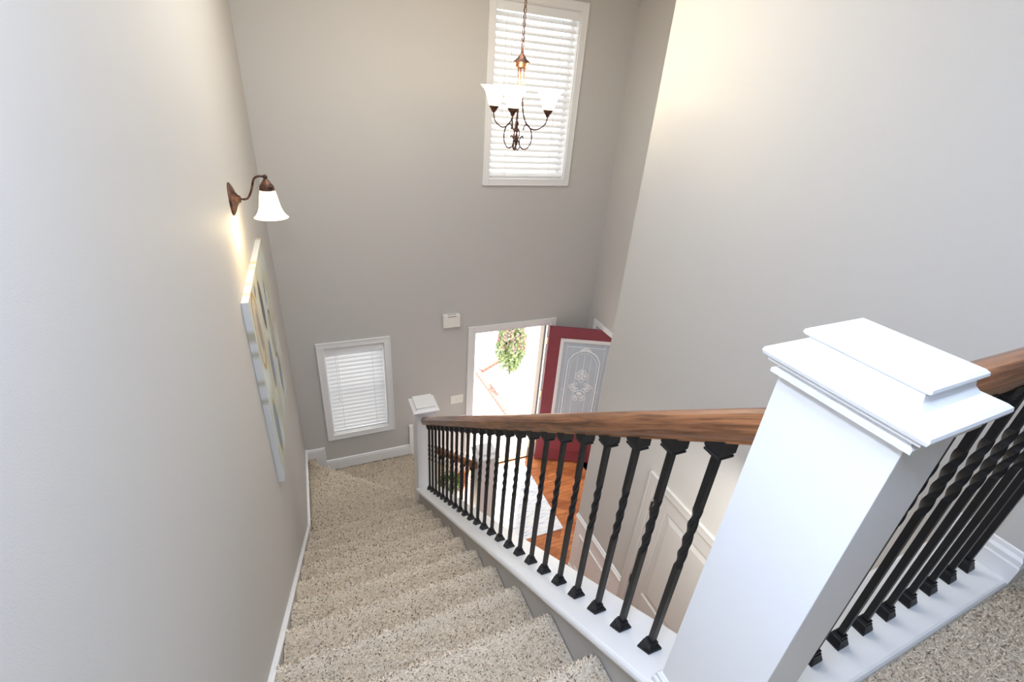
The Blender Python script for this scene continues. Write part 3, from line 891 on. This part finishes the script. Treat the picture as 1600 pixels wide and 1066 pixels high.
for i in range(10):
    p = fr(.968+.1205*i, .352, LZS)
    add_baluster(rail2, p.x, p.y, LZS, zr, bl, sh2, co2, ang)
# floor edge below landing board
bm = bmesh.new()
prism(bm, [skew((.90, .255)), skew((RW, .255)), skew((RW, .455)), skew((.90, .455))], 'z', UZ-.33, LZS-.035)
struct('trim_7', bm, M['trim'], 'white edge of the upstairs floor under the landing railing')

# lower flight railing between the two lower newels
rail3 = thing('lower_railing', 'short sloping oak handrail on black balusters between the two lower newel posts', 'railing', (.908, 3.68, WZ))
bm = bmesh.new()
LR = lambda x: -3.30+(-3.655+3.30)*(x-.908)/(1.37-.908)
sweep(bm, hand_prof(), [((x, 3.68, LR(x)), (0, 1, 0), (0, 0, 1.25)) for x in (.908, 1.37)])
obj('handrail', bm, M['railx'], rail3)
LS = lambda x: -3.97-.745*(x-.908)
bm = bmesh.new()
sweep(bm, [(-.07, -.034), (-.07, 0), (.07, 0), (.07, -.034)], [((x, 3.675, LS(x)), (0, 1, 0), (0, 0, 1)) for x in (.908, 1.37)])
prism(bm, [(.908, FZ), (1.37, FZ), (1.37, LS(1.37)-.034), (.908, LS(.908)-.034)], 'y', 3.62, 3.72)
obj('base_board', bm, M['trim'], rail3)
for x in (.985, 1.10, 1.215, 1.32):
    bal = baluster_mesh(LR(x)-LS(x)+.004, tf=(.265, .535))
    o = add_baluster(rail3, x, 3.68, LS(x), LR(x), bal, sh, co, PI/2*3)

# ------------------------------------------------------------------ wall sconce
sx, sy, sz = L, 2.75, -.553
sc = thing('wall_sconce', 'bronze wall sconce with a lit frosted bell shade on the left wall', 'wall lamp', (sx, sy, sz))
bm = bmesh.new()
R90 = Matrix.Rotation(PI/2, 3, 'Y')
prof = [(.001, .0), (.062, .0), (.062, .006), (.055, .012), (.046, .018), (.028, .026), (.016, .036), (.012, .046), (.001, .048)]
rr = lathe(bm, prof, 0, 0, 0, 36, Mx=R90)
for v in bm.verts: v.co.z *= 1.30; v.co += Vector((sx, sy, sz))
obj('backplate', bm, M['bronze'], sc, smooth=True)
bm = bmesh.new()
tube(bm, spline([(sx+.040, sy, sz), (sx+.075, sy, sz+.002), (sx+.099, sy, sz+.040), (sx+.118, sy, sz+.095), (sx+.140, sy, sz+.111), (sx+.172, sy, sz+.110)], 6), .0055, 10)
lathe(bm, [(.001, -.012), (.010, -.008), (.011, 0), (.008, .008), (.001, .011)], sx+.172, sy, sz+.110, 16)
obj('arm', bm, M['bronze'], sc, smooth=True)
gx = sx+.172
bm = bmesh.new()
lathe(bm, [(.006, .106), (.010, .098), (.014, .092), (.024, .078), (.034, .064), (.035, .058), (.033, .056), (.036, .052), (.036, .044), (.030, .042), (.001, .042)], gx, sy, sz, 32)
obj('fitter', bm, M['bronze'], sc, smooth=True)
bm = bmesh.new()
bell = [(.030, .046), (.036, .040), (.041, .020), (.046, -.010), (.053, -.045), (.062, -.068), (.074, -.086), (.083, -.094)]
lathe(bm, bell + [(r-.003, z+.001) for r, z in bell[::-1]], gx, sy, sz, 40)
obj('shade', bm, M['lampglass'], sc, smooth=True)
bm = bmesh.new(); lathe(bm, [(.001, -.055), (.018, -.045), (.024, -.028), (.018, -.008), (.012, .01), (.012, .04), (.001, .042)], gx, sy, sz, 20)
obj('bulb', bm, M['bulb'], sc, smooth=True)

# ------------------------------------------------------------------ chandelier
cx, cy = 1.241, 2.9
ch = thing('chandelier', 'small bronze chandelier with three lit frosted bell shades hanging on a chain', 'chandelier', (cx, cy, CZ))
bm = bmesh.new(); lathe(bm, [(.001, -.04), (.012, -.038), (.03, -.022), (.058, -.010), (.062, 0), (.001, 0)], cx, cy, CZ, 32); obj('canopy', bm, M['bronze'], ch, smooth=True)
bm = bmesh.new()
z = CZ-.035; i = 0
while z > .245:
    a = (PI/2)*(i % 2)+.3; pts = []
    for k in range(14):
        t = 2*PI*k/14; u = .0085*math.cos(t); w = .021*math.sin(t)
        pts.append((cx+u*math.cos(a), cy+u*math.sin(a), z-.018+w))
    tube(bm, pts, .0022, 6, closed=True); z -= .033; i += 1
tube(bm, spline([(cx+.004*math.sin(k*1.3), cy+.004*math.cos(k*1.3), CZ-.03-(CZ-.25)*k/24) for k in range(25)], 2), .0018, 6)
obj('chain', bm, M['bronze'], ch, smooth=True)
bm = bmesh.new()
lathe(bm, [(.002, .252), (.006, .248), (.005, .232), (.010, .224), (.016, .216), (.034, .196), (.046, .186), (.047, .180), (.043, .176), (.041, .160), (.036, .152), (.001, .150)], cx, cy, 0, 36)
obj('top_cap', bm, M['bronze'], ch, smooth=True)
# finial spiral at the foot and centre stem
bm = bmesh.new()
tube(bm, [(cx, cy, .152), (cx, cy, -.13)], .003, 8)
lathe(bm, [(.001, -.12), (.006, -.13), (.009, -.145), (.005, -.158), (.008, -.168), (.010, -.18), (.004, -.195), (.008, -.21), (.012, -.235), (.008, -.26), (.001, -.285)], cx, cy, 0, 16)
obj('stem', bm, M['bronze'], ch, smooth=True)
tocam = Vector((-cx, -cy, 0)).normalized(); rgt = Vector((-tocam.y, tocam.x, 0))*1
rgt = Vector((.92, -.393, 0))
a_mid = math.radians(9)
mid = tocam*math.cos(a_mid)-rgt*math.sin(a_mid)
base_ang = math.atan2(mid.y, mid.x)
bulbs = []
for k in range(3):
    a = base_ang+k*2*PI/3; D = Vector((math.cos(a), math.sin(a), 0))
    P = lambda r, z: Vector((cx, cy, z))+D*r
    bm = bmesh.new()
    tube(bm, spline([P(.020, .158), P(.021, .05), P(.024, -.02), P(.036, -.09), P(.062, -.142), P(.10, -.168), (P(.14, -.166)), P(.182, -.140), P(.196, -.105), P(.197, -.092)], 6), .0042, 8)
    tube(bm, spline([P(.042, -.176), P(.048, -.152), P(.066, -.146), P(.088, -.166), P(.101, -.205), P(.098, -.248), P(.074, -.281), P(.046, -.284), P(.024, -.262), P(.022, -.232), P(.036, -.212), P(.046, -.220)], 6), .0038, 8)
    tube(bm, spline([P(.010, -.170), P(.018, -.200), P(.012, -.232), P(.026, -.27), P(.012, -.292), P(.004, -.28)], 5), .0028, 6)
    arm = obj('arm', bm, M['bronze'], ch, smooth=True)
    e = P(.197, -.085)
    bm = bmesh.new(); lathe(bm, [(.001, -.012), (.010, -.008), (.014, .002), (.022, .014), (.028, .022), (.029, .030), (.024, .034), (.001, .034)], e.x, e.y, e.z, 24)
    obj('shade_holder', bm, M['bronze'], ch, smooth=True)
    bell2 = [(.024, .026), (.033, .034), (.040, .052), (.046, .075), (.055, .100), (.068, .122), (.084, .136), (.089, .141)]
    bm = bmesh.new(); lathe(bm, bell2+[(r-.003, z+.001) for r, z in bell2[::-1]], e.x, e.y, e.z, 36)
    obj('shade', bm, M['lampglass'], ch, smooth=True)
    bm = bmesh.new(); lathe(bm, [(.001, .034), (.012, .036), (.012, .050), (.022, .072), (.023, .085), (.015, .102), (.001, .108)], e.x, e.y, e.z, 18)
    obj('bulb', bm, M['bulb'], ch, smooth=True)
    bulbs.append(Vector((e.x, e.y, e.z+.17)))

# ------------------------------------------------------------------ canvas painting
py0, py1, pz0, pz1, pxf = 2.387, 3.53, -2.12, -.968, L+.034
pt = thing('canvas_painting', 'tall-edged abstract canvas of blue-grey and ochre ovals on the left stair wall', 'painting', (L, (py0+py1)/2, pz0))
ovals = [  # y, z, ry, rz, rot, fill, outline
    (2.56, -1.21, .115, .235, -.12, (.50, .46, .36), (.42, .27, .10)),
    (2.60, -1.22, .055, .150, -.10, (.30, .27, .27), None),
    (2.90, -1.20, .075, .185, -.10, (.085, .10, .15), (.55, .50, .32)),
    (3.16, -1.22, .045, .10, .10, (.22, .26, .33), None),
    (3.17, -1.52, .080, .190, -.15, (.40, .40, .34), (.10, .08, .07)),
    (2.86, -1.58, .085, .190, .12, (.20, .23, .32), (.60, .55, .38)),
    (3.22, -1.86, .075, .165, .10, (.22, .24, .33), (.45, .42, .30)),
    (2.56, -1.84, .080, .200, -.12, (.19, .26, .34), (.42, .34, .15)),
    (2.92, -1.96, .095, .13, .0, (.55, .60, .58), (.62, .58, .34)),
    (3.40, -1.35, .055, .19, .05, (.52, .54, .48), (.50, .44, .24)),
    (2.70, -1.03, .040, .045, 0, (.20, .22, .20), None)]
NU, NV = 110, 110
verts, faces, cols = [], [], []
def pcol(y, z):
    n = noise.noise(Vector((y*5, z*5, 2)))*.5+.5; n2 = noise.noise(Vector((y*22, z*9, 5)))*.5+.5
    c = Vector((.50, .49, .36)).lerp(Vector((.62, .68, .68)), max(0, min(1, n*1.5-.3)))
    c *= .85+.3*n2
    for (oy, oz, ry, rz, ro, fill, out) in ovals:
        dy, dz = y-oy, z-oz; u = dy*math.cos(ro)-dz*math.sin(ro); v = dy*math.sin(ro)+dz*math.cos(ro)
        d = math.sqrt((u/ry)**2+(v/rz)**2)+.06*(n2-.5)
        if d < .86: c = Vector(fill)*(.75+.6*n)
        elif d < 1.02 and out: c = Vector(out)*(.8+.4*n)
    return (c.x, c.y, c.z, 1)
for i in range(NU+1):
    for j_ in range(NV+1):
        y = py0+(py1-py0)*i/NU; z = pz0+(pz1-pz0)*j_/NV
        verts.append((pxf+.0008*noise.noise(Vector((y*60, z*60, 0))), y, z))
for i in range(NU):
    for j_ in range(NV):
        a = i*(NV+1)+j_; faces.append((a, a+NV+1, a+NV+2, a+1))
# sides: wrapped edges in off-white
side0 = len(faces)
def sidequad(p):
    b0 = len(verts); verts.extend(p); faces.append((b0, b0+1, b0+2, b0+3))
NS = 40
for i in range(NS):
    ya, yb_ = py0+(py1-py0)*i/NS, py0+(py1-py0)*(i+1)/NS
    sidequad([(L+.001, ya, pz1), (L+.001, yb_, pz1), (pxf, yb_, pz1), (pxf, ya, pz1)]); sidequad([(L+.001, ya, pz0), (pxf, ya, pz0), (pxf, yb_, pz0), (L+.001, yb_, pz0)])
    za, zb_ = pz0+(pz1-pz0)*i/NS, pz0+(pz1-pz0)*(i+1)/NS
    sidequad([(L+.001, py0, za), (L+.001, py0, zb_), (pxf, py0, zb_), (pxf, py0, za)]); sidequad([(L+.001, py1, za), (pxf, py1, za), (pxf, py1, zb_), (L+.001, py1, zb_)])
me = bpy.data.meshes.new('stretched_canvas'); me.from_pydata(verts, [], faces)
ca = me.color_attributes.new('paint', 'FLOAT_COLOR', 'CORNER'); buf = []
for fi, f in enumerate(faces):
    for vi in f:
        v = verts[vi]
        if fi < side0: c = pcol(v[1], v[2])
        else:
            n = noise.noise(Vector((v[1]*14, v[2]*14, 9)))
            c = (.72, .71, .68, 1) if n < .36 else (.50, .45, .33, 1)
        buf += list(c)
ca.data.foreach_set('color', buf); me.update()
o = link('stretched_canvas', me, M['paint']); me.transform(Matrix.Translation(-wloc(pt))); o.parent = pt

# ------------------------------------------------------------------ small wall things
cb = thing('door_chime', 'small white rectangular chime box on the wall left of the front door', 'door chime', (1.33, FAR, -2.26))
x0, x1, z0, z1 = 1.225, 1.420, -2.330, -2.178
o = obj('cover', B((x0, x1, FAR-.055, FAR, z0, z1)), M['plastic'], cb, bevel=.006)
o = obj('grille', B((x0+.055, x1-.045, FAR-.057, FAR-.054, z1-.022, z1-.012), (x0+.055, x1-.045, FAR-.045, FAR-.030, z1-.001, z1+.001)), M['slot'], cb); o['label'] = 'grey slot'
sw = thing('light_switch', 'white triple light switch plate between the stairs and the front door', 'light switch', (1.413, FAR, -3.35))
obj('plate', B((1.332, 1.494, FAR-.007, FAR, -3.41, -3.292)), M['plastic'], sw, bevel=.003)
for k in range(3):
    xx = 1.367+.046*k
    obj('toggle', B((xx-.005, xx+.005, FAR-.018, FAR-.006, -3.362+(.010 if k != 1 else -.002), -3.342+(.010 if k != 1 else -.002))), M['plastic'], sw, bevel=.002)

# ------------------------------------------------------------------ rug and plant
bm = bmesh.new()
nx, ny = 40, 56; rx0, rx1, ry0, ry1 = 1.585, 2.375, 3.29, 4.47
for s in range(2):
    pass
gv = [[bm.verts.new((rx0+(rx1-rx0)*i/nx, ry0+(ry1-ry0)*j_/ny, FZ+.010+.0015*noise.noise(Vector((i*.7, j_*.7, 0))))) for j_ in range(ny+1)] for i in range(nx+1)]
for i in range(nx):
    for j_ in range(ny): bm.faces.new((gv[i][j_], gv[i+1][j_], gv[i+1][j_+1], gv[i][j_+1]))
ed = [e for e in bm.edges if e.is_boundary]
r = bmesh.ops.extrude_edge_only(bm, edges=ed)
for v in [g for g in r['geom'] if isinstance(g, bmesh.types.BMVert)]: v.co.z = FZ+.0005
o = obj('rug', bm, M['rug'], origin=((rx0+rx1)/2, (ry0+ry1)/2, FZ)); tag(o, 'white woven rug with faint blue streaks on the parquet inside the front door', 'rug')

ppx, ppy, ppz = 1.165, 4.02, SZ
pl = thing('potted_plant', 'small green leafy potted plant on the lower stair behind the balusters', 'plant', (ppx, ppy, ppz))
bm = bmesh.new(); lathe(bm, [(.001, 0), (.05, 0), (.055, .01), (.068, .10), (.070, .112), (.062, .112), (.058, .10), (.001, .098)], ppx, ppy, ppz, 28)
obj('pot', bm, M['pot'], pl, smooth=True)
bm = bmesh.new()
for i in range(420):
    th = random.random()*2*PI; ph = math.acos(1-1.3*random.random()); rr_ = .06+.065*random.random()
    c = Vector((ppx+rr_*math.sin(ph)*math.cos(th)*1.1, ppy+rr_*math.sin(ph)*math.sin(th)*1.1, ppz+.16+rr_*math.cos(ph)*1.25))
    d = (c-Vector((ppx, ppy, ppz+.12))).normalized(); t = d.cross(Vector((random.random()-.5, random.random()-.5, random.random()-.5))).normalized()
    ln, w = .038, .011
    q = (d+t*(random.random()-.5)).normalized(); s_ = q.cross(t).normalized()
    a = [c-q*ln*.4, c+s_*w, c+q*ln*.6, c-s_*w]; m_ = c+t*.004
    vs = [bm.verts.new(p) for p in a]; vm = bm.verts.new(m_)
    for k in range(4): bm.faces.new((vs[k], vs[(k+1) % 4], vm))
obj('foliage', bm, M['leaf'], pl)

# ------------------------------------------------------------------ outside
GZ = FZ-.13
struct('floor_porch', B((-2.5, 6.5, FAR+.15, 12.5, GZ-.2, GZ)), M['concrete'], 'pale sunlit paving outside the front door')
def brick(p0, p1, n, label, group):
    p0, p1 = Vector(p0), Vector(p1); d = (p1-p0)/n; a = math.atan2(d.y, d.x); ln = d.length
    first = None
    for i in range(n):
        c = p0+d*(i+.5)
        if first is None:
            bm = bmesh.new(); box(bm, -ln*.46, ln*.46, -.05, .05, 0, .055)
            bmesh.ops.recalc_face_normals(bm, faces=bm.faces[:])
            me = bpy.data.meshes.new('brick'); bm.to_mesh(me); bm.free(); me.materials.append(M['brick']); first = me
        o = bpy.data.objects.new('edging_brick', first); C.objects.link(o); o.location = (c.x, c.y, GZ); o.rotation_euler = (0, 0, a)
        tag(o, label, 'brick', group)
brick((2.665, 5.60, 0), (2.60, 7.16, 0), 14, 'red edging brick in the row leading away from the front door', 'edging bricks along the front walk')
brick((2.66, 7.17, 0), (3.30, 7.55, 0), 7, 'pale red edging brick in the short slanting row outside by the bush', 'edging bricks in the slanting row')
def bush(cx_, cy_, h, r, label):
    root = thing('flowering_bush', label, 'bush', (cx_, cy_, GZ))
    bm = bmesh.new()
    for k in range(7):
        a = k*.9; tube(bm, spline([(cx_, cy_, GZ), (cx_+.05*math.cos(a), cy_+.05*math.sin(a), GZ+h*.3), (cx_+r*.6*math.cos(a), cy_+r*.6*math.sin(a), GZ+h*.8)], 4), .010, 6)
    obj('stem', bm, M['bark'], root)
    for nm, mt, cnt, sz_, rmin in (('foliage', M['bush'], 2600, .035, .3), ('blossom', M['flower'], 800, .028, .85)):
        bm = bmesh.new()
        for i in range(cnt):
            th = random.random()*2*PI; u = random.random()*2-1; q = rmin+(1.08-rmin)*random.random()**.5
            s_ = math.sqrt(1-u*u)
            n_ = 1+.25*noise.noise(Vector((s_*math.cos(th)*2, s_*math.sin(th)*2, u*2)))
            c = Vector((cx_+r*q*n_*s_*math.cos(th), cy_+r*q*n_*s_*math.sin(th), GZ+h*.58+h*.46*q*n_*u))
            if nm == 'blossom' and u < -.1: continue
            ax = Vector((random.random()-.5, random.random()-.5, random.random()-.5)).normalized(); t = ax.orthogonal().normalized(); b2 = ax.cross(t)
            vs = [bm.verts.new(c+t*sz_*math.cos(w_)+b2*sz_*.6*math.sin(w_)) for w_ in (0, PI/2, PI, 3*PI/2)]
            vm = bm.verts.new(c+ax*sz_*.25)
            for k in range(4): bm.faces.new((vs[k], vs[(k+1) % 4], vm))
        obj(nm, bm, mt, root)
    return root
bush(3.17, 6.95, 1.12, .26, 'pink flowering bush seen outside through the open front door')

# ------------------------------------------------------------------ lights
def light(name, typ, loc, energy, col, size=.1, rot=(0, 0, 0), spread=None, sizey=None):
    d = bpy.data.lights.new(name, typ); d.energy = energy; d.color = col
    if typ == 'AREA':
        d.size = size
        if sizey: d.shape = 'RECTANGLE'; d.size_y = sizey
    elif typ == 'POINT': d.shadow_soft_size = size
    elif typ == 'SUN': d.angle = size
    o = bpy.data.objects.new(name, d); C.objects.link(o); o.location = loc; o.rotation_euler = rot
    return o
light('camera_flash', 'POINT', (-.08, .09, .36), 40, (.68, .79, 1.0), .06)
light('flash_ceiling_bounce', 'AREA', (.05, .10, CZ-.03), 38, (.48, .66, 1.0), .8)  # stands for the flash bounced off the ceiling, no fixture here
light('foyer_fill_light', 'AREA', (.75, 2.5, CZ-.03), 38, (.96, .99, 1.0), 1.6)  # unseen fill added to lift the foyer walls
light('understair_fill_light', 'AREA', (1.5, 1.0, UZ-.34), 16, (1.0, .97, .92), .6)  # invented source, added to brighten the lower foyer
for b_ in bulbs: light('chandelier_bulb_light', 'POINT', b_, 9.5, (1.0, .80, .50), .03)
light('sconce_bulb_light', 'POINT', (gx, sy, sz-.115), 5.5, (1.0, .76, .42), .03)
light('side_room_fill', 'AREA', (4.8, 3.4, -1.92), 50, (1, .98, .95), 1.2)  # unseen fill added for the lower entry
sd = Vector((-.36, -.60, -1)).normalized()
light('sun', 'SUN', (3, 9, 8), 12, (1, .96, .90), .02, rot=sd.to_track_quat('-Z', 'Y').to_euler())

w = bpy.data.worlds.new('daylight'); bpy.context.scene.world = w; w.use_nodes = True
bg = w.node_tree.nodes['Background']; bg.inputs[0].default_value = (.90, .95, 1.0, 1); bg.inputs[1].default_value = 3.2

# ------------------------------------------------------------------ camera
R = ROT = None
ya_, pi_, ro_ = math.radians(24.51982164), math.radians(27.4802549), math.radians(-4.60234528)
fwd = Vector((math.sin(ya_)*math.cos(pi_), math.cos(ya_)*math.cos(pi_), -math.sin(pi_)))
rt = Vector((math.cos(ya_), -math.sin(ya_), 0)); dn = fwd.cross(rt)
rt2 = rt*math.cos(ro_)+dn*math.sin(ro_); dn2 = -rt*math.sin(ro_)+dn*math.cos(ro_)
cam = bpy.data.cameras.new('camera'); co_ = bpy.data.objects.new('camera', cam); C.objects.link(co_)
mw = Matrix((( rt2.x, -dn2.x, -fwd.x, 0), (rt2.y, -dn2.y, -fwd.y, 0), (rt2.z, -dn2.z, -fwd.z, 0), (0, 0, 0, 1)))
co_.matrix_world = mw
cam.sensor_width = 36; cam.lens = 730.575/1600*36; cam.clip_start = .02
bpy.context.scene.camera = co_

# foyer floor at height zero
for o in bpy.context.scene.objects:
    if o.parent is None: o.location.z += -FZ

sc_ = bpy.context.scene
sc_.view_settings.view_transform = 'Standard'; sc_.view_settings.look = 'None'; sc_.view_settings.gamma = 1
sc_.view_settings.use_curve_mapping = False; sc_.view_settings.exposure = 0.0
